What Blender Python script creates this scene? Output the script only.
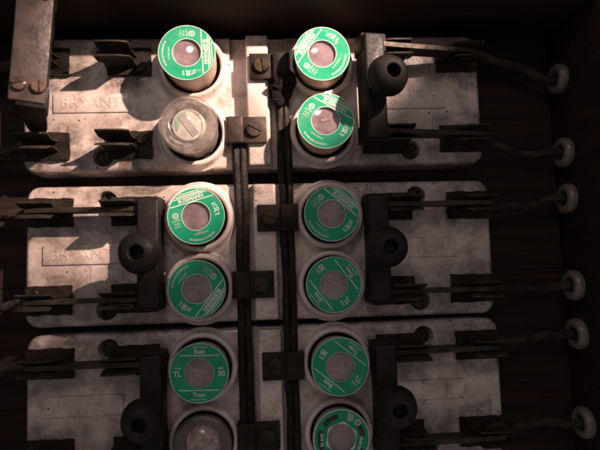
import bpy, bmesh, math, random
from mathutils import Vector, Matrix, noise

random.seed(7)
S = 0.001                      # everything below is written in millimetres
scene = bpy.context.scene
for o in list(bpy.data.objects):
    bpy.data.objects.remove(o)

# ------------------------------------------------------------------ camera
cam_d = bpy.data.cameras.new('camera')
cam = bpy.data.objects.new('camera', cam_d)
scene.collection.objects.link(cam)
cam_d.sensor_width = 36.0
cam_d.lens = 36.0 * 510.0 / 600.0
cam_d.clip_start = 0.005
cam_d.clip_end = 20.0
ROT = (Matrix.Rotation(math.radians(4.243), 4, 'X') @ Matrix.Rotation(math.radians(-3.945), 4, 'Y')
       @ Matrix.Rotation(math.radians(-1.809), 4, 'Z'))
cam.matrix_world = Matrix.Translation(Vector((0.02, -6.58, 240.7 + 14.0)) * S) @ ROT
cam_d.dof.use_dof = True
cam_d.dof.focus_distance = 0.228
cam_d.dof.aperture_fstop = 13.0
scene.camera = cam

# ------------------------------------------------------------------ light
world = bpy.data.worlds.new('World')
scene.world = world
world.use_nodes = True
bg = world.node_tree.nodes['Background']
bg.inputs['Color'].default_value = (1.0, 0.845, 0.81, 1)
bg.inputs['Strength'].default_value = 0.215

AIM = Vector((-24, 74, 14)) * S
LDIR = Vector((1.0, 0.60, 1.0)).normalized()
sp = bpy.data.lights.new('torch_beam', 'SPOT')
sp.energy = 35.0
sp.color = (1.0, 0.70, 0.575)
sp.spot_size = math.radians(17.6)
sp.spot_blend = 0.85
sp.shadow_soft_size = 0.005
spo = bpy.data.objects.new('torch_beam', sp)
scene.collection.objects.link(spo)
spo.location = AIM + LDIR * 0.45
spo.rotation_euler = LDIR.to_track_quat('Z', 'Y').to_euler()
spo.scale = (1.0, 1.8, 1.0)                           # oval beam

room = bpy.data.lights.new('room_lamp', 'AREA')       # dim ceiling lamp of the room, above the cabinet
room.shape = 'DISK'; room.size = 0.16; room.energy = 0.60; room.color = (1.0, 0.86, 0.84)
room_o = bpy.data.objects.new('room_lamp', room); scene.collection.objects.link(room_o)
room_o.location = (-0.10, 0.52, 0.75)
room_o.rotation_euler = (Vector(room_o.location) - Vector((0, 0, 0))).to_track_quat('Z', 'Y').to_euler()

scene.view_settings.view_transform = 'Standard'
scene.view_settings.look = 'None'
scene.view_settings.exposure = 0.0
scene.view_settings.gamma = 1.0
scene.render.engine = 'CYCLES'
scene.cycles.filter_width = 2.1

# ------------------------------------------------------------------ materials
def nodes(m):
    m.use_nodes = True
    nt = m.node_tree
    return nt, nt.nodes['Principled BSDF']

def pos_noise(nt, scale, detail=4, rough=.6, stretch=None, kind='ShaderNodeTexNoise'):
    g = nt.nodes.new('ShaderNodeNewGeometry')
    src = g.outputs['Position']
    if stretch:
        mp = nt.nodes.new('ShaderNodeMapping'); mp.inputs['Scale'].default_value = stretch
        nt.links.new(src, mp.inputs['Vector']); src = mp.outputs[0]
    n = nt.nodes.new(kind)
    n.inputs['Scale'].default_value = scale
    if kind == 'ShaderNodeTexNoise':
        n.inputs['Detail'].default_value = detail
        n.inputs['Roughness'].default_value = rough
    nt.links.new(src, n.inputs['Vector'])
    return n.outputs[0]

def ramp(nt, fac, stops):
    r = nt.nodes.new('ShaderNodeValToRGB')
    e = r.color_ramp.elements
    while len(e) < len(stops): e.new(.5)
    for k, (p, c) in enumerate(stops):
        e[k].position = p
        e[k].color = (c, c, c, 1) if isinstance(c, (int, float)) else (*c, 1)
    nt.links.new(fac, r.inputs[0])
    return r.outputs[0]

def mix(nt, fac, a, b, mode='MIX'):
    m = nt.nodes.new('ShaderNodeMix'); m.data_type = 'RGBA'; m.blend_type = mode
    for sock, v in ((m.inputs[0], fac), (m.inputs[6], a), (m.inputs[7], b)):
        if hasattr(v, 'node'): nt.links.new(v, sock)
        elif isinstance(v, (int, float)): sock.default_value = v
        else: sock.default_value = (*v, 1)
    return m.outputs[2]

def bump(nt, bs, fac, strength, dist):
    b = nt.nodes.new('ShaderNodeBump')
    b.inputs['Strength'].default_value = strength
    b.inputs['Distance'].default_value = dist
    nt.links.new(fac, b.inputs['Height'])
    nt.links.new(b.outputs[0], bs.inputs['Normal'])

def mat_simple(name, c1, c2, scale, rough, metal=0., bstr=.3, bdist=.0004, r2=None, spec=.5):
    m = bpy.data.materials.new(name); nt, bs = nodes(m)
    n = pos_noise(nt, scale)
    nt.links.new(ramp(nt, n, [(.32, c1), (.68, c2)]), bs.inputs['Base Color'])
    bs.inputs['Metallic'].default_value = metal
    bs.inputs['Specular IOR Level'].default_value = spec
    n2 = pos_noise(nt, scale * 3.1)
    nt.links.new(ramp(nt, n2, [(.3, rough), (.7, rough if r2 is None else r2)]), bs.inputs['Roughness'])
    if bstr: bump(nt, bs, pos_noise(nt, scale * 4), bstr, bdist)
    return m

def mat_porcelain(name, hi, lo, dirt=1.0):
    m = bpy.data.materials.new(name); nt, bs = nodes(m)
    base = ramp(nt, pos_noise(nt, 45, 5), [(.3, lo), (.62, hi)])
    st = ramp(nt, pos_noise(nt, 85, 6, .7), [(.50, 0.), (.72, .75 * dirt)])
    c = mix(nt, st, base, (.105, .068, .056))
    # fine soot film
    film = ramp(nt, pos_noise(nt, 28, 8, .75), [(.44, 0.), (.70, .5 * dirt)])
    c = mix(nt, film, c, (.15, .118, .11))
    # scratches
    scr = ramp(nt, pos_noise(nt, 260, 3, .5, (1, .12, 1)), [(.66, 0.), (.74, .5 * dirt)])
    c = mix(nt, scr, c, (.14, .09, .07))
    # pinhole specks burnt into the glaze
    v = pos_noise(nt, 240, kind='ShaderNodeTexVoronoi')
    gate = ramp(nt, pos_noise(nt, 70, 2), [(.5, 0.), (.58, 1.)])
    sp_ = ramp(nt, v, [(.1, 1.), (.16, 0.)])
    c = mix(nt, mix(nt, 1., sp_, gate, 'MULTIPLY'), c, (.03, .02, .016))
    g2 = ramp(nt, pos_noise(nt, 60, 9, .8), [(.60, 0.), (.68, .92 * dirt)])
    c = mix(nt, g2, c, (.03, .022, .018))
    fine = ramp(nt, pos_noise(nt, 520, 6, .8), [(.52, 0.), (.74, .6 * dirt)])
    c = mix(nt, fine, c, (.085, .062, .054))
    if name == 'porcelain':
        tc = nt.nodes.new('ShaderNodeTexCoord'); sx = nt.nodes.new('ShaderNodeSeparateXYZ')
        wob = nt.nodes.new('ShaderNodeVectorMath'); wob.operation = 'MULTIPLY_ADD'
        wn = nt.nodes.new('ShaderNodeTexNoise'); wn.inputs['Scale'].default_value = 140; wn.inputs['Detail'].default_value = 6
        nt.links.new(tc.outputs['Object'], wn.inputs['Vector'])
        nt.links.new(wn.outputs[1], wob.inputs[0]); wob.inputs[1].default_value = (.011, .011, 0)
        nt.links.new(tc.outputs['Object'], wob.inputs[2]); nt.links.new(wob.outputs[0], sx.inputs[0])
        def M_(op, a, b=0., cl=False):
            n = nt.nodes.new('ShaderNodeMath'); n.operation = op; n.use_clamp = cl
            for sk, v in ((n.inputs[0], a), (n.inputs[1], b)):
                if hasattr(v, 'node'): nt.links.new(v, sk)
                else: sk.default_value = v
            return n.outputs[0]
        ax = M_('ABSOLUTE', M_('SUBTRACT', sx.outputs[0], .0055)); ay = M_('ABSOLUTE', M_('SUBTRACT', sx.outputs[1], .0055))
        dy = M_('ABSOLUTE', M_('SUBTRACT', ay, .020))
        band = M_('SUBTRACT', 1., M_('MULTIPLY', dy, 62.), True)                     # along the contact rows
        mx_ = M_('MAXIMUM', M_('SUBTRACT', 1., M_('MULTIPLY', M_('ABSOLUTE', M_('SUBTRACT', ax, .098)), 42.), True),
                 M_('SUBTRACT', 1., M_('MULTIPLY', M_('ABSOLUTE', M_('SUBTRACT', ax, .060)), 48.), True))
        clipm = M_('MULTIPLY', M_('MULTIPLY', band, mx_), 4.5, True)
        rim = M_('MULTIPLY', M_('SUBTRACT', ay, .0285), 230., True)
        gr = ramp(nt, pos_noise(nt, 95, 8, .75), [(.38, 0.), (.55, 1.)])
        stain = M_('MULTIPLY', M_('MAXIMUM', clipm, M_('MULTIPLY', rim, .75)), gr, True)
        c = mix(nt, M_('MULTIPLY', stain, .62), c, (.048, .031, .023))
    nt.links.new(c, bs.inputs['Base Color'])
    nt.links.new(ramp(nt, pos_noise(nt, 130, 5), [(.35, .2), (.7, .55)]), bs.inputs['Roughness'])
    bs.inputs['Coat Weight'].default_value = .4 if dirt < .9 or name == 'porcelain' else 0.; bs.inputs['Coat Roughness'].default_value = .12
    bump(nt, bs, pos_noise(nt, 110, 5, .55), .3, .0009)
    return m

M = {}
M['porcelain'] = mat_porcelain('porcelain', (.64, .55, .50), (.40, .33, .295))
M['rim'] = mat_porcelain('socket_rim_porcelain', (.66, .57, .535), (.52, .435, .405), .55)
M['bushing'] = mat_porcelain('bushing_porcelain_shaded', (.17, .136, .13), (.11, .087, .082), 1.0)  # white porcelain with the wall's shade put into its darker colour
M['clip'] = mat_simple('blackened_copper', (.011, .009, .007), (.046, .037, .026), 150, .42, .3, .7, .0007, .8, spec=0.22)
M['crust'] = mat_simple('tarred_metal', (.006, .005, .0045), (.028, .021, .016), 130, .45, .2, .3, .0006, .8, spec=0.2)
M['blade'] = mat_simple('aged_copper_blade', (.014, .011, .009), (.055, .042, .030), 130, .42, .4, .3, .0003, .6, spec=0.25)
M['bakelite'] = mat_simple('black_bakelite', (.006, .005, .005), (.015, .0125, .0115), 130, .4, 0, .3, .0003, .7, .2)
M['bakelite_worn'] = mat_simple('worn_bakelite_underside', (.030, .021, .018), (.098, .070, .060), 110, .34, .1, .45, .0006, .7)
M['steel_screw'] = mat_simple('screw_steel', (.05, .034, .027), (.15, .105, .08), 200, .35, .9, .3, .0002, .6)
M['dark_screw'] = mat_simple('dark_screw_brass', (.02, .016, .012), (.07, .052, .034), 200, .4, .8, .4, .0003, .7, spec=0.3)
M['clamp'] = mat_simple('clamp_iron_lit', (.022, .017, .014), (.066, .050, .039), 120, .42, .5, .25, .0004, .7, spec=0.22)  # paler copy of the clamp iron, the beam's light put into its colour
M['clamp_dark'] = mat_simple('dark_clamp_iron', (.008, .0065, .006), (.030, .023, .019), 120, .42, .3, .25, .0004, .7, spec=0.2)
M['bus'] = mat_simple('bus_wire_black', (.006, .005, .0045), (.024, .019, .015), 210, .45, .2, .6, .0006, .8, spec=0.2)
M['wire'] = mat_simple('dusty_wire', (.010, .008, .0075), (.048, .037, .032), 120, .6, 0, .7, .0008, .9, spec=0.15)
M['hole'] = mat_simple('recess_shade', (.006, .005, .005), (.02, .015, .013), 200, .8, 0, .3)  # near-black colour painted in place of the shade inside the sockets
M['shell'] = mat_simple('brass_shell', (.05, .033, .018), (.12, .08, .04), 200, .45, .8, .4)
M['tape'] = mat_simple('old_tape', (.005, .005, .005), (.018, .015, .013), 260, .55, 0, 1., .0012, .9, spec=0.08)
def mat_print(name, c1, c2, rough):
    m = bpy.data.materials.new(name); nt, bs = nodes(m)
    c = ramp(nt, pos_noise(nt, 120, 5), [(.35, c1), (.65, c2)])
    dust = ramp(nt, pos_noise(nt, 75, 9, .75), [(.48, 0.), (.84, .32)])
    c = mix(nt, dust, c, (.20, .21, .175))
    scuff = ramp(nt, pos_noise(nt, 420, 3, .5, (.2, 1, 1)), [(.67, 0.), (.75, .45)])
    c = mix(nt, scuff, c, (.33, .36, .31))
    nt.links.new(c, bs.inputs['Base Color'])
    nt.links.new(ramp(nt, pos_noise(nt, 160, 5), [(.35, rough), (.7, rough + .25)]), bs.inputs['Roughness'])
    bs.inputs['Specular IOR Level'].default_value = .3
    bump(nt, bs, pos_noise(nt, 200), .15, .0002)
    return m
M['green'] = mat_print('label_green', (.004, .235, .118), (.009, .295, .15), .3)
M['white'] = mat_print('label_white', (.46, .54, .47), (.60, .66, .58), .4)
M['dark_green'] = mat_simple('label_dark_green', (.004, .02, .014), (.01, .04, .026), 140, .35, 0, .1)
M['body'] = mat_simple('fuse_body_ceramic', (.36, .27, .19), (.58, .47, .36), 160, .4, 0, .2)
M['element_back'] = mat_simple('fuse_cavity', (.13, .088, .092), (.36, .285, .297), 120, .3, 0, .2, .0004, .6)
M['element'] = mat_simple('fuse_zinc_strip', (.22, .15, .15), (.42, .33, .33), 150, .4, 0, .3, .0003, .5)
M['cream'] = mat_simple('glass_fuse_insulator', (.42, .43, .35), (.66, .68, .58), 160, .45, 0, .3)
M['tint'] = mat_simple('green_fuse_insert', (.16, .27, .19), (.34, .44, .34), 200, .4, 0, .2)
M['mica'] = mat_simple('crumpled_mica', (.34, .23, .225), (.86, .72, .70), 320, .25, .1, .9, .0012, .6)  # pale tone carries reflections on the foil, painted into its colour

def glass_mat(name, tint, rough, refl_ior=1.5):
    m = bpy.data.materials.new(name); m.use_nodes = True
    nt = m.node_tree; nt.nodes.clear()
    out = nt.nodes.new('ShaderNodeOutputMaterial')
    tr = nt.nodes.new('ShaderNodeBsdfTransparent'); tr.inputs[0].default_value = (*tint, 1)
    gl = nt.nodes.new('ShaderNodeBsdfGlossy'); gl.inputs['Roughness'].default_value = rough
    lw = nt.nodes.new('ShaderNodeLayerWeight'); lw.inputs['Blend'].default_value = .5                       # Schlick reflectance, the same from both faces of the thin pane
    pw = nt.nodes.new('ShaderNodeMath'); pw.operation = 'POWER'; pw.inputs[1].default_value = 4.5
    nt.links.new(lw.outputs['Facing'], pw.inputs[0])
    f0 = ((refl_ior - 1) / (refl_ior + 1)) ** 2 * 1.6
    fr = nt.nodes.new('ShaderNodeMath'); fr.operation = 'MULTIPLY_ADD'; fr.inputs[1].default_value = 1 - f0; fr.inputs[2].default_value = f0
    nt.links.new(pw.outputs[0], fr.inputs[0])
    mx = nt.nodes.new('ShaderNodeMixShader')
    b = nt.nodes.new('ShaderNodeBump'); b.inputs['Strength'].default_value = .2; b.inputs['Distance'].default_value = .0004
    nt.links.new(pos_noise(nt, 120), b.inputs['Height'])
    nt.links.new(b.outputs[0], gl.inputs['Normal'])
    nt.links.new(fr.outputs[0], mx.inputs[0]); nt.links.new(tr.outputs[0], mx.inputs[1]); nt.links.new(gl.outputs[0], mx.inputs[2])
    nt.links.new(mx.outputs[0], out.inputs['Surface'])
    return m
M['glass'] = glass_mat('thin_window_glass', (.9, .87, .88), .07, 1.75)
M['thick_glass'] = glass_mat('moulded_fuse_glass', (.80, .76, .70), .16, 1.7)

M['nickel'] = mat_simple('dull_nickel', (.12, .105, .095), (.36, .325, .30), 150, .35, .55, .4, .0005, .6)
M['nickel_dark'] = mat_simple('tarnished_nickel', (.025, .02, .019), (.20, .165, .16), 90, .3, .35, .5, .0006, .6)
M['zinc'] = mat_simple('zinc_link', (.30, .29, .27), (.44, .43, .40), 140, .4, .1, .3)
def frosty(name, tint, col, amount):
    m = glass_mat(name, tint, .22, 1.6); nt = m.node_tree
    out = [n for n in nt.nodes if n.type == 'OUTPUT_MATERIAL'][0]
    src = out.inputs['Surface'].links[0].from_socket
    d = nt.nodes.new('ShaderNodeBsdfDiffuse'); mx = nt.nodes.new('ShaderNodeMixShader')
    nt.links.new(ramp(nt, pos_noise(nt, 190, 5), [(.35, tuple(c * .55 for c in col)), (.7, col)]), d.inputs[0])
    mx.inputs[0].default_value = amount
    nt.links.new(src, mx.inputs[1]); nt.links.new(d.outputs[0], mx.inputs[2]); nt.links.new(mx.outputs[0], out.inputs['Surface'])
    return m
M['frosty_glass'] = frosty('grimy_moulded_glass', (.93, .91, .88), (.46, .41, .37), .13)
M['frosty_thin'] = frosty('dusty_glass', (.88, .84, .82), (.40, .34, .33), .05)
M['frosty_pale'] = frosty('raised_glass_letters', (.9, .88, .85), (.6, .54, .48), .4)

def mat_wood():
    m = bpy.data.materials.new('dark_wood'); nt, bs = nodes(m)
    gr = pos_noise(nt, 60, 8, .7, (.12, 2.4, 1))
    c = ramp(nt, gr, [(.3, (.005, .003, .0025)), (.55, (.019, .0095, .0075)), (.8, (.055, .024, .018))])
    nt.links.new(c, bs.inputs['Base Color'])
    bs.inputs['Roughness'].default_value = .72
    bs.inputs['Specular IOR Level'].default_value = .25
    bump(nt, bs, gr, .6, .0012)
    return m
M['wood'] = mat_wood()

# ------------------------------------------------------------------ mesh helpers
def finish(bm, name, mat, parent=None, smooth=35):
    for v in bm.verts: v.co *= S
    me = bpy.data.meshes.new(name)
    bm.normal_update(); bm.to_mesh(me); bm.free()
    return obj(name, me, mat, parent, smooth)

def obj(name, me, mat, parent=None, smooth=35):
    if smooth is not None:
        me.shade_smooth(); me.set_sharp_from_angle(angle=math.radians(smooth))
    if mat is not None and not me.materials:
        me.materials.append(M[mat])
    o = bpy.data.objects.new(name, me)
    scene.collection.objects.link(o)
    if parent is not None: o.parent = parent
    return o

def share(src, parent, loc=(0, 0, 0), rot=(0, 0, 0)):
    o = src.copy(); scene.collection.objects.link(o); o.parent = parent
    o.location = Vector(loc) * S; o.rotation_euler = rot
    return o

def empty(name, loc, rz=0.):
    o = bpy.data.objects.new(name, None); o.empty_display_size = .005
    scene.collection.objects.link(o)
    o.location = Vector(loc) * S; o.rotation_euler = (0, 0, rz)
    return o

def tag(o, label, cat=None, group=None, kind=None):
    o['label'] = label
    if cat: o['category'] = cat
    if group: o['group'] = group
    if kind: o['kind'] = kind
    return o

def merge(a, b):
    me = bpy.data.meshes.new('t'); b.to_mesh(me); b.free(); a.from_mesh(me); bpy.data.meshes.remove(me)

def box(x0, x1, y0, y1, z0, z1, bev=0., seg=2, mt=None):
    bm = bmesh.new(); bmesh.ops.create_cube(bm, size=1)
    for v in bm.verts:
        v.co = Vector((x0 + (v.co.x + .5) * (x1 - x0), y0 + (v.co.y + .5) * (y1 - y0), z0 + (v.co.z + .5) * (z1 - z0)))
    if bev: bmesh.ops.bevel(bm, geom=list(bm.edges), offset=bev, segments=seg, affect='EDGES', profile=.5)
    return bm

def crust(x0, x1, y0, y1, z0, z1, amp, n=9, seed=0.):
    """a box with a ragged, corroded outline"""
    bm = box(x0, x1, y0, y1, z0, z1)
    bmesh.ops.subdivide_edges(bm, edges=list(bm.edges), cuts=n, use_grid_fill=True)
    for v in bm.verts:
        p = v.co * .28 + Vector((seed, seed * 1.7, 0))
        d = noise.noise_vector(p) + .6 * noise.noise_vector(p * 2.7)
        v.co += Vector((d.x, d.y, d.z * .5)) * amp
        if v.co.z < z0: v.co.z = z0
    return bm

def lathe(prof, segs=48, close_bottom=False):
    bm = bmesh.new(); rings = []
    for r, z in prof:
        if r < 1e-6: rings.append([bm.verts.new((0, 0, z))])
        else: rings.append([bm.verts.new((r * math.cos(2 * math.pi * k / segs), r * math.sin(2 * math.pi * k / segs), z)) for k in range(segs)])
    for a, b in zip(rings, rings[1:]):
        for k in range(segs):
            k2 = (k + 1) % segs
            if len(a) == 1 and len(b) == 1: continue
            if len(a) == 1: bm.faces.new((a[0], b[k2], b[k]))
            elif len(b) == 1: bm.faces.new((a[k], a[k2], b[0]))
            else: bm.faces.new((a[k], a[k2], b[k2], b[k]))
    bmesh.ops.recalc_face_normals(bm, faces=list(bm.faces))
    return bm

def tube(pts, r, segs=12, jitter=0., seed=0.):
    pts = [Vector(p) for p in pts]
    bm = bmesh.new(); rings = []
    up = Vector((0, 0, 1))
    for i, p in enumerate(pts):
        t = (pts[min(i + 1, len(pts) - 1)] - pts[max(i - 1, 0)]).normalized()
        u = up if abs(t.dot(up)) < .9 else Vector((0, 1, 0))
        a = t.cross(u).normalized(); b = a.cross(t)
        rr = r[i] if isinstance(r, (list, tuple)) else r
        rg = []
        for k in range(segs):
            an = 2 * math.pi * k / segs
            q = rr * (1 + jitter * noise.noise(Vector((i * .45 + seed, math.cos(an) * 1.3, math.sin(an) * 1.3 + seed))))
            rg.append(bm.verts.new(p + a * math.cos(an) * q + b * math.sin(an) * q))
        rings.append(rg)
    for a, b in zip(rings, rings[1:]):
        for k in range(segs): bm.faces.new((a[k], a[(k + 1) % segs], b[(k + 1) % segs], b[k]))
    bm.faces.new(rings[0]); bm.faces.new(rings[-1][::-1])
    bmesh.ops.recalc_face_normals(bm, faces=list(bm.faces))
    return bm

def spline(ctrl, n=28):
    c = [Vector(p) for p in ctrl]; c = [c[0]] + c + [c[-1]]
    out = []
    m = len(c) - 3
    for i in range(n + 1):
        t = i / n * m; k = min(int(t), m - 1); u = t - k
        a, b, d, e = c[k:k + 4]
        out.append(.5 * ((2 * b) + (-a + d) * u + (2 * a - 5 * b + 4 * d - e) * u * u + (-a + 3 * b - 3 * d + e) * u ** 3))
    return out

def text_bm(s, size, bold=.0, extrude=0.):
    cu = bpy.data.curves.new('t', 'FONT'); cu.body = s; cu.size = size
    cu.align_x = 'CENTER'; cu.align_y = 'CENTER'; cu.offset = bold; cu.extrude = extrude; cu.resolution_u = 3
    o = bpy.data.objects.new('t', cu); scene.collection.objects.link(o)
    dg = bpy.context.evaluated_depsgraph_get()
    me = bpy.data.meshes.new_from_object(o.evaluated_get(dg))
    bm = bmesh.new(); bm.from_mesh(me)
    bpy.data.objects.remove(o); bpy.data.meshes.remove(me); bpy.data.curves.remove(cu)
    return bm

def strip(bm, x0, y0, x1, y1, w):
    a, b = Vector((x0, y0, 0)), Vector((x1, y1, 0)); n = (b - a).normalized().cross(Vector((0, 0, 1))) * w / 2
    bm.faces.new([bm.verts.new(q) for q in (a + n, b + n, b - n, a - n)])

def flat_ring(bm, r0, r1, cx=0, cy=0, segs=56, z=0.):
    a = [bm.verts.new((cx + r0 * math.cos(2 * math.pi * k / segs), cy + r0 * math.sin(2 * math.pi * k / segs), z)) for k in range(segs)]
    b = [bm.verts.new((cx + r1 * math.cos(2 * math.pi * k / segs), cy + r1 * math.sin(2 * math.pi * k / segs), z)) for k in range(segs)]
    for k in range(segs): bm.faces.new((a[k], b[k], b[(k + 1) % segs], a[(k + 1) % segs]))

def put(bm, t, x, y, rot=0.):
    bmesh.ops.rotate(t, cent=(0, 0, 0), matrix=Matrix.Rotation(rot, 3, 'Z'), verts=t.verts)
    bmesh.ops.translate(t, vec=(x, y, 0), verts=t.verts); merge(bm, t)

def arc_text(bm, s, size, R, mid, outward=False, bold=0.):
    """text bent along a circle; outward=False reads with its feet to the rim"""
    t = text_bm(s, size, bold)
    for v in t.verts:
        if outward: a = mid - v.co.x / R; r = R + v.co.y
        else: a = mid + v.co.x / R; r = R - v.co.y
        v.co = Vector((r * math.cos(a), r * math.sin(a), 0))
    merge(bm, t)

# ------------------------------------------------------------------ cabinet
BZ = 14.0                                     # porcelain top face above the back board
cab = empty('wooden_cabinet', (0, 0, 0))
tag(cab, 'dark brown wooden cabinet holding all the fuse blocks', 'cabinet')
finish(box(-168, 168, -212, 122, -16, -8.6, 1, 2), 'light_block_board', 'wood', cab)  # added behind the planks to stop light leaking through their gaps
yy = -190.0
for w_ in (58, 61, 57, 62, 59, 60, 40):
    finish(box(-151, 152.5, yy + .12, yy + w_ - .12, -8, -.02 - random.random() * .15, .2, 1), 'plank', 'wood', cab)
    yy += w_
WH = 14 + 27
top_y, right_x = 108.5, 153.0
b = finish(box(-170, right_x + 15, top_y, top_y + 14, -8, WH, 1.2, 2), 'top_wall', 'wood', cab)
b = finish(box(right_x, right_x + 14, -210, top_y - .2, -8, WH + 16, 1.2, 2), 'side_wall', 'wood', cab)  # extra height added so this wall keeps light off the bushings
b = finish(box(-166, -152, -210, top_y - .2, -8, WH, 1.2, 2), 'side_wall', 'wood', cab)

# ------------------------------------------------------------------ fuse block prototypes (meshes only)
W, H = 219.0, 64.6
def base_mesh():
    bm = box(-W / 2, W / 2, -H / 2, H / 2, -BZ, 0)
    ed = [e for e in bm.edges if abs(e.verts[0].co.z - e.verts[1].co.z) > 1]
    bmesh.ops.bevel(bm, geom=ed, offset=6, segments=6, affect='EDGES', profile=.5)
    ed = [e for e in bm.edges if e.verts[0].co.z > -.01 and e.verts[1].co.z > -.01]
    bmesh.ops.bevel(bm, geom=ed, offset=2.2, segments=4, affect='EDGES', profile=.5)
    for v in bm.verts: v.co *= S
    me = bpy.data.meshes.new('porcelain_base'); bm.to_mesh(me); bm.free()
    o = bpy.data.objects.new('tmp', me); scene.collection.objects.link(o)
    cut = bmesh.new()
    for sx in (-1, 1):
        for sy in (-1, 1):
            c = lathe([(0, -11), (2.7, -11), (2.7, -5.5), (4.3, -5.0), (4.5, -1), (5.3, 2), (0, 2)], 28)
            bmesh.ops.translate(c, vec=(sx * 73, sy * 25, 0), verts=c.verts); merge(cut, c)
        x0, x1 = sorted((sx * 5.4, sx * 13.2))
        merge(cut, box(x0, x1, -H, H, -3.4, 5))
    for v in cut.verts: v.co *= S
    cm = bpy.data.meshes.new('c'); cut.to_mesh(cm); cut.free()
    co = bpy.data.objects.new('cut', cm); scene.collection.objects.link(co)
    md = o.modifiers.new('b', 'BOOLEAN'); md.object = co; md.operation = 'DIFFERENCE'; md.solver = 'EXACT'
    dg = bpy.context.evaluated_depsgraph_get()
    me2 = bpy.data.meshes.new_from_object(o.evaluated_get(dg)); me2.name = 'porcelain_base'
    bpy.data.objects.remove(o); bpy.data.objects.remove(co)
    me2.materials.clear()
    return me2
BASE = base_mesh()

def proto(bm, mat, smooth=35):
    for v in bm.verts: v.co *= S
    me = bpy.data.meshes.new('m'); bm.normal_update(); bm.to_mesh(me); bm.free()
    me.materials.append(M[mat]); me.shade_smooth(); me.set_sharp_from_angle(angle=math.radians(smooth))
    return me

RIB = proto(box(-5.3, 5.3, -H / 2 + .8, H / 2 - .8, -3.3, 4.0, 1.1, 3), 'porcelain')
RING = proto(lathe([(17.4, .05), (16.2, .8), (15.8, 2.8), (15.6, 5.0), (15.1, 6.2), (14.3, 6.5), (13.5, 6.2), (13.15, 5.3), (13.1, 3.2), (13.1, .1)], 64), 'rim', 60)
SHELL = proto(lathe([(13.1, 4.0), (12.8, .3), (0, .3)], 40), 'hole')
def leaf_mesh(L, h, side, lean):
    """one spring jaw: a bent strip with a flared lip and a clipped corner"""
    prof = [(2.3, .6), (1.55, h * .3), (1.3, h * .62), (1.7, h * .8), (2.9, h)]
    bm = bmesh.new(); th = .7; n = 6
    grid = {}
    for i in range(n + 1):
        u = i / n
        for j, (y, z) in enumerate(prof):
            for k in range(2):
                x = -L / 2 + u * L - lean * z / h
                zz = z * (1 - .07 * max(0, (u - .75) / .25)) if j >= 3 else z
                grid[i, j, k] = bm.verts.new((x, side * (y + k * th), zz))
    J = len(prof) - 1
    for i in range(n):
        for j in range(J):
            for k in range(2):
                bm.faces.new((grid[i, j, k], grid[i + 1, j, k], grid[i + 1, j + 1, k], grid[i, j + 1, k]))
        bm.faces.new((grid[i, J, 0], grid[i + 1, J, 0], grid[i + 1, J, 1], grid[i, J, 1]))
    for i in (0, n):
        for j in range(J): bm.faces.new((grid[i, j, 0], grid[i, j + 1, 0], grid[i, j + 1, 1], grid[i, j, 1]))
    bmesh.ops.recalc_face_normals(bm, faces=list(bm.faces))
    return bm
LEAF = {(k, s): proto(leaf_mesh(14.5, 14 if k == 'outer' else 17, s, .8), 'clip') for k in ('outer', 'inner') for s in (-1, 1)}
PLATE = {('outer', i): proto(crust(-10.5, 10, -6.6, 6.6, .02, 1.7, .5, 9, 3.1 * i + 1), 'crust') for i in range(4)}
PLATE.update({('inner', i): proto(crust(-9.5, 11, -6.6, 6.6, .02, 1.7, .5, 9, 2.3 * i + 9), 'crust') for i in range(4)})
def screw_mesh(r, h, slot=.7, dome=.5, ang=0.5):
    bm = lathe([(r, 0), (r, h * .6), (r * .85, h * .9), (r * .5, h), (0, h + .02)], 24)
    for s in (-1, 1):        # two half caps leave a real slot between them
        pts = [(r * .97 * math.cos(a), r * .97 * math.sin(a)) for a in [math.asin(slot / r) + t * (math.pi - 2 * math.asin(slot / r)) / 12 for t in range(13)]]
        lo = [bm.verts.new((x, s * y, h * .6)) for x, y in pts]; hi = [bm.verts.new((x * .93, s * (slot + (y - slot) * .93), h + dome)) for x, y in pts]
        n = len(pts)
        for k in range(n): bm.faces.new((lo[k], lo[(k + 1) % n], hi[(k + 1) % n], hi[k]))
        bm.faces.new(hi)
    bmesh.ops.recalc_face_normals(bm, faces=list(bm.faces))
    bmesh.ops.rotate(bm, cent=(0, 0, 0), matrix=Matrix.Rotation(ang, 3, 'Z'), verts=bm.verts)
    return bm
SCREW_BIG = proto(screw_mesh(3.7, 1.3, .55), 'dark_screw')
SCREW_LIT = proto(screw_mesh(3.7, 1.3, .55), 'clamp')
SCREW_SMALL = proto(screw_mesh(2.6, .9, .45), 'dark_screw')
SCREW_HOLE = proto(screw_mesh(3.9, 1.6, .5), 'dark_screw')
SCREW_STEEL = proto(screw_mesh(2.5, 1.0, .4), 'steel_screw')
def clamp_mesh():
    bm = box(-7.5, 3.6, -6.2, 6.2, 4.02, 6.6, .5, 2)                 # foot on the rib
    merge(bm, box(-14.6, -7.2, -6.3, 6.3, 4.4, 8.0, .9, 2))          # strap over the conductors
    merge(bm, box(-15.4, -14.2, -6.2, 6.2, .1, 7.4, .4, 2))          # outer lip
    return bm
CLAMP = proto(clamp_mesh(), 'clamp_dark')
CLAMP_LIT = proto(clamp_mesh(), 'clamp')

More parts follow.
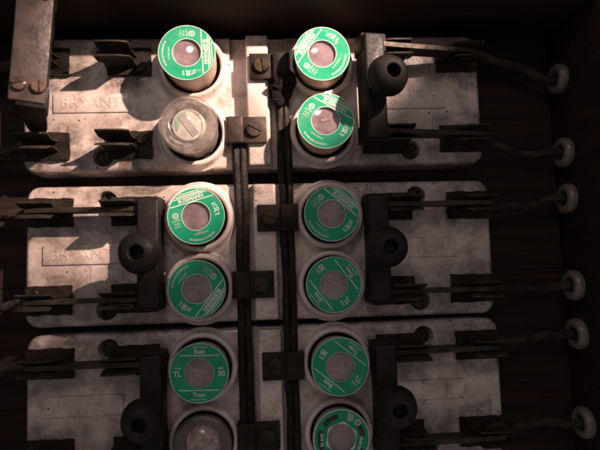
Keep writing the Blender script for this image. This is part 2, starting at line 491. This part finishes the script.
# lever: origin on the hinge axis, pointing inwards (+x)
def blade_mesh():
    pts = [(-7, -3.4), (2, -4.4), (30, -4.6), (46, -5), (46, 5), (30, 4.4), (2, 4), (-7, 3.0)]
    bm = bmesh.new()
    a = [bm.verts.new((x, -1.05, z)) for x, z in pts]; b = [bm.verts.new((x, 1.05, z)) for x, z in pts]
    bm.faces.new(a); bm.faces.new(b[::-1]); n = len(pts)
    for k in range(n): bm.faces.new((a[k], b[k], b[(k + 1) % n], a[(k + 1) % n]))
    bmesh.ops.recalc_face_normals(bm, faces=list(bm.faces))
    return bm
BLADE = proto(blade_mesh(), 'blade')
def bar_mesh():
    bm = box(42, 51.6, -24, 24, -5.5, 7.0, 1.2, 3)
    merge(bm, box(40.2, 52.2, -25, -16.4, -6.0, 4.4, .7, 2)); merge(bm, box(40.2, 52.2, 16.4, 25, -6.0, 4.4, .7, 2))
    return bm
BAR = proto(bar_mesh(), 'bakelite')
_k = lathe([(4.6, 6.6), (4.2, 8.5), (4.3, 10), (6.2, 11.6), (8.0, 14.2), (8.65, 16.7), (8.9, 17.0), (8.9, 17.4), (8.65, 17.7), (8.3, 20.2), (7.0, 22.6), (5.0, 24.0), (3.5, 24.4),
                    (3.0, 24.1), (2.8, 22.5), (2.7, 18.5), (0, 18.5)], 40)
_s = screw_mesh(2.4, 1.0, .4); bmesh.ops.translate(_s, vec=(0, 0, 18.6), verts=_s.verts); merge(_k, _s)
KNOB = proto(_k, 'bakelite')

PITCH = 67.6
blocks = {}
def relief(block, word, x, y, size):
    p = finish(box(x - 17.5, x + 17.5, y - 4.6, y + 4.6, -.3, .75, .5, 2), 'name_plaque', 'porcelain', block)
    t = text_bm(word, size, .0, .12)
    for v in t.verts: v.co = Vector((v.co.x * 1.22 + x, v.co.y * 1.12 + y, v.co.z + .80))
    finish(t, 'raised_letters', 'porcelain', p, None)

def make_block(i, cx, cy, rz, label, words, levers):
    blk = empty('fuse_block', (cx, cy, BZ), rz)
    tag(blk, label, 'fuse block', 'three porcelain fuse blocks stacked in the cabinet')
    b0 = obj('porcelain_base', BASE, 'porcelain', blk, 40)
    obj('centre_rib', RIB, None, blk, None)
    for sx in (-1, 1):
        for sy in (-1, 1):
            r = obj('socket_ring', RING, None, blk, None); r.location = Vector((sx * 30.3, sy * 16, 0)) * S
            s = obj('screw_shell', SHELL, None, r, None)
    for side in (-1, 1):
        ang = 0 if side < 0 else math.pi
        rm = Matrix.Rotation(ang, 4, 'Z')
        for sy in (-1, 1):
            for kind, x in (('outer', -98.0), ('inner', -61.0)):
                q = rm @ Vector((x, sy * 20.0, 0))
                c = obj('contact_clip', PLATE[kind, (i * 2 + (sy > 0) + side) % 4], None, blk, None)
                c.location = q * S; c.rotation_euler = (0, 0, ang)
                for s in (-1, 1):
                    l = obj('spring_jaw', LEAF[kind, s], None, c, None)
                    l.location = Vector((-1.5 if kind == 'outer' else -2.5, 0, 0)) * S
                sc = obj('terminal_screw', SCREW_SMALL, None, c, None)
                sc.location = Vector((-7.2 if kind == 'outer' else 6.3, -2.8 * sy, 1.5)) * S
        # lever
        tilt, skew, lab = levers[side]
        hinge = rm @ Vector((-98.0, 7.5 if tilt > 1 else 0, 8.0))
        bar = obj('switch_bar', BAR, None, blk, None)
        bar.location = hinge * S
        bar.rotation_mode = 'XYZ'
        bar.matrix_basis = Matrix.Translation(hinge * S) @ rm @ Matrix.Rotation(skew, 4, 'Z') @ Matrix.Rotation(-tilt, 4, 'Y')
        if lab: bar['label'] = lab
        for sy in (-1, 1):
            bl = obj('blade', BLADE, None, bar, None)
            bl.location = Vector((0, sy * 20.0, 0)) * S
        if tilt < 1: obj('knob', KNOB, None, bar, None).location = Vector((46.0, 0, 0)) * S
        blocks[i, side] = bar
        if words.get(side): relief(blk, words[side], 74.0 if side > 0 else (-78.0 if i == 0 else -84.0), 0.5 if side < 0 else 0.0, 6.0)
    for sx in (-1, 1):
        for sy in (-1, 1):
            q = obj('added_hole_screw', SCREW_HOLE, None, blk, None); q.location = Vector((sx * 73, sy * 25, -5.0)) * S  # dark screws added so the mounting holes look dark inside
            q.rotation_euler = (0, 0, random.random() * 3)
    for x_side, yl in ((-1, -15.2), (1, 15.2)):
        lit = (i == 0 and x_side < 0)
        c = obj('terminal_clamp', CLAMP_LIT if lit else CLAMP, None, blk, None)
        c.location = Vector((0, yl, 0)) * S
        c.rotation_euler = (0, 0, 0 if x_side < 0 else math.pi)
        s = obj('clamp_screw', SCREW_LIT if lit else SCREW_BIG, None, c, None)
        s.location = Vector((-2.2, 0, 6.5)) * S
        s.rotation_euler = (0, 0, (-1.0, .15, -1.3)[i] + (x_side > 0) * 2.2)
    blocks[i] = blk
    return blk

R_ = math.radians
make_block(0, -1.3, PITCH + 3.6, R_(0), 'top porcelain fuse block in bright light with its left switch lifted open',
           {-1: 'BRYANT', 1: 'BRYANT'},
           {-1: (R_(69), R_(-4.5), 'switch lever lifted open, its screwed underside facing out'), 1: (R_(9), 0, None)})
make_block(1, 0, -.6, R_(-.6), 'middle porcelain fuse block with four green fuses and both switches closed', {-1: 'BRYANT', 1: 'BRYANT'},
           {-1: (0, 0, None), 1: (0, 0, None)})
make_block(2, .4, -PITCH - .4, R_(-.2), 'bottom porcelain fuse block in shade, cut off by the lower picture edge', {-1: 'BRYANT', 1: 'BRYANT'},
           {-1: (0, 0, None), 1: (0, 0, None)})
# worn underside plate with its screws on the open lever
ob = blocks[0, -1]
pl = finish(box(51.7, 52.9, -23.2, 23.2, -5.2, 6.6, .4, 2), 'underside_plate', 'bakelite_worn', ob)
for y in (-17.5, 17.5):
    for z in (-2.6, 3.6):
        s = obj('plate_screw', SCREW_STEEL, None, ob, None)
        s.location = Vector((52.8, y, z)) * S
        s.rotation_euler = (Matrix.Rotation(R_(90), 4, 'Y') @ Matrix.Rotation(random.random() * 3, 4, 'Z')).to_euler()

# ------------------------------------------------------------------ fuses
def label_a():
    bm = bmesh.new()
    flat_ring(bm, 12.3, 12.55); flat_ring(bm, 6.25, 6.5)
    def chord(y, w): h = math.sqrt(12.1 ** 2 - (abs(y) + w / 2) ** 2) - .05; strip(bm, -h, y, h, y, w)
    chord(6.7, .42); chord(9.35, .35); chord(10.1, .5); chord(11.0, .35)
    put(bm, text_bm('BUSSMANN', 2.2, .07), 0, 8.05)
    put(bm, text_bm('TL', 2.3, .06), 9.1, 2.4); put(bm, text_bm('30', 2.7, .07), 9.3, 0.1); put(bm, text_bm('AMP', 1.2, .03), 9.2, -2.0)
    flat_ring(bm, .95, 1.35, -8.6, 2.6, 20); put(bm, text_bm('UL', 1.1, .05), -8.6, 2.6)
    for k, (t, s) in enumerate((('LISTED', 1.3), ('FUSE', 1.3), ('TYPE T', 1.2))):
        put(bm, text_bm(t, s * .9, .0), -8.9, .4 - 1.45 * k)
    put(bm, text_bm('TIME DELAY', 1.15, .0), 0, -7.9)
    arc_text(bm, 'BUSSMANN DIVISION', 1.25, 10.7, -math.pi / 2, False, .01)
    return bm

def label_b():
    bm = bmesh.new()
    flat_ring(bm, 12.3, 12.55); flat_ring(bm, 6.2, 6.32)
    for y, w in ((7.4, .38), (-7.2, .38)): strip(bm, -8.4, y, 8.4, y, w)
    for y in (10.9, -11.0): strip(bm, -3.2, y, 3.2, y, .25)
    put(bm, text_bm('Buss', 2.5, .06), 0, 9.0); put(bm, text_bm('Tron', 2.5, .06), 0, -9.1)
    put(bm, text_bm('TL', 3.1, .06), -9.3, -.4); put(bm, text_bm('TYPE', 1.2, .03), -9.0, 1.9)
    put(bm, text_bm('30', 3.1, .06), 9.3, -.4); put(bm, text_bm('AMP', 1.25, .03), 9.0, 1.9)
    return bm

def label_c():
    bm = bmesh.new()
    flat_ring(bm, 12.1, 12.55)
    hexa = [(7.4 * math.cos(R_(60 * k + 28)), 7.4 * math.sin(R_(60 * k + 28))) for k in range(6)]
    circ = 48
    out = []
    for k in range(circ):
        a = 2 * math.pi * k / circ; da = (a - R_(28)) % R_(60) - R_(30)
        out.append(7.4 * math.cos(R_(30)) / math.cos(da) * 1.0)
    i_ = [bm.verts.new((6.2 * math.cos(2 * math.pi * k / circ), 6.2 * math.sin(2 * math.pi * k / circ), 0)) for k in range(circ)]
    o_ = [bm.verts.new((out[k] * math.cos(2 * math.pi * k / circ), out[k] * math.sin(2 * math.pi * k / circ), 0)) for k in range(circ)]
    for k in range(circ): bm.faces.new((i_[k], o_[k], o_[(k + 1) % circ], i_[(k + 1) % circ]))
    flat_ring(bm, .95, 1.4, 6.6, 7.4, 20); put(bm, text_bm('UL', 1.1, .05), 6.6, 7.4, -.6)
    for k, t in enumerate(('LISTED', 'FUSE', 'TYPE')):
        put(bm, text_bm(t, 1.35, .03), 2.4 + .9 * k, 9.6 - .3 * k, R_(88))
    for k, x in enumerate((-8.4, 8.6)):
        put(bm, text_bm('30 AMP', 1.8, .05), x, -1.5, R_(80 if k else 96))
    return bm

PRINT = {k: proto(f(), 'white', 30) for k, f in (('A', label_a), ('B', label_b), ('C', label_c))}
def up(bm):
    bm.normal_update()
    if sum(f.normal.z * f.calc_area() for f in bm.faces) < 0: bmesh.ops.reverse_faces(bm, faces=list(bm.faces))
    return bm
def disc_label(name):
    return lathe([(6.2, -.8), (6.2, .0), (12.45, .0), (12.6, -.15), (12.6, -.9)], 64)
LABEL = proto(disc_label('l'), 'green')
def wedges():
    bm = bmesh.new()
    for a0, a1 in ((105, 150), (165, 215), (10, 48), (-60, -20)):
        n = 8; a = [bm.verts.new((8.3 * math.cos(R_(a0 + (a1 - a0) * k / n)), 8.3 * math.sin(R_(a0 + (a1 - a0) * k / n)), 0)) for k in range(n + 1)]
        b = [bm.verts.new((10.6 * math.cos(R_(a0 + (a1 - a0) * k / n)), 10.6 * math.sin(R_(a0 + (a1 - a0) * k / n)), 0)) for k in range(n + 1)]
        for k in range(n): bm.faces.new((a[k], b[k], b[k + 1], a[k + 1]))
    return bm
WEDGE = proto(wedges(), 'dark_green')
WINDOW = proto(up(lathe([(6.18, -.3), (4.6, -.02), (2.6, .2), (0, .28)], 40)), 'glass')
CAVITY = proto(lathe([(6.19, -.6), (5.9, -1.05), (4.5, -1.1), (0, -1.12)], 40), 'element_back')
def strip_elem(seed):
    rnd = random.Random(seed + 5)
    bm = box(-2.6, 2.2, -.75, .75, -1.1, -.8, .12, 1)           # flat link and its bent-up tail
    t = box(1.2, 3.6, -.7, .7, -.95, -.7, .1, 1)
    bmesh.ops.rotate(t, cent=(1.2, 0, -.9), matrix=Matrix.Rotation(rnd.uniform(.5, 1.2), 3, 'Z'), verts=t.verts); merge(bm, t)
    bmesh.ops.translate(bm, vec=(rnd.uniform(-.8, .8), rnd.uniform(-2.2, 1.4), 0), verts=bm.verts)
    return bm
STRIP = [proto(strip_elem(k), 'element', 20) for k in range(3)]

def make_fuse(block, sx, sy, z, rot, kind, label, tx=0., ty=0., group='screw-in plug fuses'):
    bl = blocks[block]
    base = bl.matrix_basis @ Vector((sx * 30.3 * S, sy * 16 * S, .35 * S))
    f = empty('plug_fuse', (0, 0, 0)); f.location = base
    f.rotation_euler = (R_(tx), R_(ty), 0)
    tag(f, label, 'fuse', group)
    if kind in 'ABC':
        body = finish(lathe([(10.4, 0), (11.0, .4), (11.6, z * .3), (12.1, z * .62), (12.35, z - 2.0), (12.5, z - .9), (6.0, z - .9)], 56), 'body', 'body', f)
        lab = obj('label', LABEL, None, f, None); lab.location = (0, 0, z * S)
        lab.rotation_euler = (0, 0, R_(rot))
        p = obj('lettering', PRINT[kind], None, lab, None); p.location = (0, 0, .06 * S)
        if kind == 'C':
            p = obj('dark_bands', WEDGE, None, lab, None); p.location = (0, 0, .035 * S)
        cv = obj('cavity', CAVITY, None, f, None); cv.location = (0, 0, (z) * S)
        if kind == 'A' and (block, sx, sy) != (0, 1, -1):
            st = None
        else: st = obj('fuse_element', STRIP[(block + (sy > 0)) % 3], None, f, None)
        if st: st.location = (0, 0, z * S); st.rotation_euler = (0, 0, R_(rot + 40 * (block + 1)))
        wd = obj('window', WINDOW, None, f, None); wd.location = (0, 0, z * S)
    elif kind == 'G':        # clear glass plug: broad moulded rim, small round window
        finish(lathe([(10.4, 0), (11.2, .6), (11.6, z * .35), (11.9, z * .6), (12.1, z - 5.2), (10.0, z - 5.0), (0, z - 5.0)], 56), 'body', 'nickel', f)
        g = finish(up(lathe([(12.2, z - 5.6), (12.8, z - 4.6), (12.95, z - 2.4), (12.6, z - .9), (11.9, z - .15), (10.9, z), (8.2, z - .1), (7.6, z - .55), (7.35, z - 1.3)], 64)), 'glass_head', 'frosty_glass', f)
        t = bmesh.new()
        arc_text(t, '30 AMP 125V', 1.9, 9.6, -math.pi * .62, False, .04)
        arc_text(t, 'PLUG FUSE', 1.9, 9.6, math.pi * .35, True, .04)
        for v in t.verts: v.co.z = z + .03
        finish(t, 'moulded_letters', 'frosty_pale', g, None)
        finish(lathe([(7.3, z - 4.9), (7.1, z - 3.4), (7.0, z - 2.4), (6.4, z - 2.2), (0, z - 2.2)], 48), 'insulator', 'cream', f)
        hb = bmesh.new(); n = 14
        arc = [hb.verts.new((6.1 * math.cos(R_(95 + 120 * k / n)), 6.1 * math.sin(R_(95 + 120 * k / n)), z - 2.15)) for k in range(n + 1)]
        hb.faces.new(arc); finish(hb, 'tinted_insert', 'tint', f, None)
        finish(box(-1.7, 1.9, -5.9, 5.6, z - 2.19, z - 2.0, .05, 1), 'fuse_element', 'zinc', f).rotation_euler = (0, 0, R_(35))
        finish(up(lathe([(7.3, z - 1.3), (6.4, z - .4), (4.8, z + .5), (2.6, z + 1.05), (0, z + 1.25)], 40)), 'window', 'glass', f)
    else:                    # old blown glass plug, foil crumpled behind the window
        finish(lathe([(10.4, 0), (11.2, .6), (11.8, z * .5), (12.3, z * .8), (12.2, z - 1.2), (10.8, z - .6), (9.8, z - 1.6), (7.0, z - 3.4), (0, z - 3.6)], 56), 'body', 'nickel_dark', f)
        finish(up(lathe([(12.35, z * .6), (12.7, z * .85), (12.3, z - .2), (11.0, z + .35), (9.0, z + .2), (7.4, z - .4), (6.8, z + .2), (4, z + 1.2), (0, z + 1.6)], 64)), 'glass_head', 'frosty_thin', f)
        m = lathe([(7.6, z - 3.2), (7.0, z - 2.2), (6.0, z - 1.7), (5, z - 1.3), (3.8, z - 1.0), (2.6, z - .9), (1.3, z - .8), (0, z - .8)], 36)
        for v in m.verts:
            d = noise.noise_vector(v.co * .55) ; v.co += Vector((d.x * 1.1, d.y * 1.1, d.z * 1.9))
        finish(m, 'crumpled_mica', 'mica', f, 15)
    return f

make_fuse(0, -1, 1, 19.0, -88, 'A', 'brightly lit green fuse with lettered band on its right, beside the lifted switch, top row', -1.5, -1)
make_fuse(0, -1, -1, 20.5, 0, 'G', 'clear glass plug fuse with pale green centre beside the lit clamp, top block', -1, -1.5, group='glass plug fuses')
make_fuse(0, 1, 1, 17.0, 54, 'A', 'topmost green fuse on the right, brightly lit, lettered band at its upper left', -1, -2)
make_fuse(0, 1, -1, 20.5, -32, 'A', 'green fuse with pink window on the right of the top block, below another green fuse', -1, -2)
make_fuse(1, -1, 1, 13.5, 16, 'A', 'green fuse reading TL 30 upright, upper left of the middle block')
make_fuse(1, -1, -1, 14.0, -128, 'A', 'green fuse turned so its band lies lower right, lower left of the middle block')
make_fuse(1, 1, 1, 11.5, -42, 'A', 'green fuse with band at upper right, upper right of the middle block')
make_fuse(1, 1, -1, 11.5, 126, 'B', 'green fuse with two line borders and upside-down lettering, lower right of middle block')
make_fuse(2, -1, 1, 16.5, -2, 'B', 'green fuse with upright TL and 30 between two white lines, bottom block')
make_fuse(2, 1, 1, 17.0, 140, 'B', 'green two-line fuse with upside-down 30, above the hexagon fuse on the bottom block')
make_fuse(2, 1, -1, 11.5, -8, 'C', 'green fuse with white hexagon round its window, at the lower edge')
make_fuse(2, -1, -1, 11.0, 0, 'O', 'old glass fuse with crumpled pinkish foil, at the lower edge', group='glass plug fuses')

# ------------------------------------------------------------------ bus conductors down the middle
def conductor(x, y0, y1, label, seed):
    e = empty('bus_conductor', (x, y1, BZ)); tag(e, label, 'wire', 'bus conductors')
    for k, dx in enumerate((-1.55, 1.5)):
        pts = []
        n = 44
        for i in range(n + 1):
            y = y0 + (y1 - y0) * i / n
            w = noise.noise(Vector((y * .03, seed + k * 3.3, 0)))
            pts.append((dx + .55 * w, y - y1, 2.2 + .35 * noise.noise(Vector((y * .05, seed, k * 5.)))))
        finish(tube(pts, 1.75, 10, .3, seed + k), 'wire_strand', 'bus', e)
    return e
conductor(-10.6, PITCH - 10, -150, 'pair of black wires running down left of the central rib', 1.3)
rc = conductor(10.4, PITCH + 20, -150, 'pair of black wires running down right of the central rib', 4.1)
tp = tube([(-5.5 + 1.2 * math.sin(k * .6), 231 + 4 - k * 2.0, 4.4 + .8 * math.sin(k * .9)) for k in range(10)], [2.2, 4.2, 5.6, 6.0, 5.2, 5.6, 4.6, 3.6, 2.8, 1.6], 18, .55, 2.2)
bmesh.ops.translate(tp, vec=(4.5, 0, 0), verts=tp.verts)
finish(tp, 'tape_wrap', 'tape', rc)

# ------------------------------------------------------------------ feed wires and bushings
def ringloop(c, r, rr, a0, a1, n=20):
    return [(c[0] + r * math.cos(a0 + (a1 - a0) * k / n), c[1] + r * math.sin(a0 + (a1 - a0) * k / n), c[2]) for k in range(n + 1)]
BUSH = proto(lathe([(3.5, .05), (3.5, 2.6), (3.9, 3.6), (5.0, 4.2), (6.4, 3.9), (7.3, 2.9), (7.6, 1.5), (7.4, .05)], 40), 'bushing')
rows = [(0, 1, 82.0, 'top'), (0, -1, 44.0, 'second'), (1, 1, 20.6, 'third'), (1, -1, -22.6, 'fourth'), (2, 1, -46.2, 'fifth'), (2, -1, -89.0, 'lowest')]
for k, (bi, sy, by, nm) in enumerate(rows):
    zb = 10.0
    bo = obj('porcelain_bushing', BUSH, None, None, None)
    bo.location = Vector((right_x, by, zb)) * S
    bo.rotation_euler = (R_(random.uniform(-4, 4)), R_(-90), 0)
    tag(bo, f'{nm} of the six white porcelain bushings down the right cabinet wall', 'bushing', 'porcelain bushings in the right wall')
    c = (blocks[bi].matrix_basis @ (Vector((101.5, sy * 20.0, 0)) * S)) / S
    start = (c.x, c.y, BZ + 3.6)
    sag = [1.5, -3.5, -1.5, -1.0, .5, 1.0][k]
    ctrl = ringloop((c.x, c.y, BZ + 3.6), 3.1, 0, R_(200), R_(480), 10)
    ctrl += [(c.x + 6, c.y + 1.2 * sag * .3 + 2, BZ + 2.8), (c.x + 13, c.y + sag * .6, BZ - 1), ((c.x + right_x) / 2 + 5, (c.y + by) / 2 + sag, 9 + .5 * sag), (right_x - 8, by, zb), (right_x + 3, by, zb)]
    pts = spline(ctrl, 76)
    rad = [1.0 if i < 46 else (1.0 + min(1, (i - 46) / 10) * 1.2) for i in range(len(pts))]
    w = finish(tube(pts, rad, 12, .22, k * 3.7), 'feed_wire', 'wire', None)
    tag(w, f'{nm} dark feed wire running from the blocks to the right wall', 'wire', 'feed wires on the right')
for k, (bi, sy, nm) in enumerate([(0, 1, 'top'), (0, -1, 'second'), (1, 1, 'third'), (1, -1, 'fourth'), (2, 1, 'fifth'), (2, -1, 'lowest')]):
    c = (blocks[bi].matrix_basis @ (Vector((-104, sy * 20.0, 0)) * S)) / S
    s = [-2, -3, -1, -4, -2, 1][k]
    pts = spline([(c.x + 3, c.y, BZ + 3.4), (c.x - 3, c.y + .4, BZ + 3.2), (c.x - 12, c.y + s * .5, BZ + .5), (c.x - 26, c.y + s, 10), (-153, c.y + s * 1.4, 9)], 40)
    w = finish(tube(pts, [1.7 if i < 8 else 2.2 for i in range(41)], 12, .25, 20 + k * 2.9), 'feed_wire', 'wire', None)
    tag(w, f'{nm} brown feed wire entering the blocks from the left picture edge', 'wire', 'feed wires on the left')
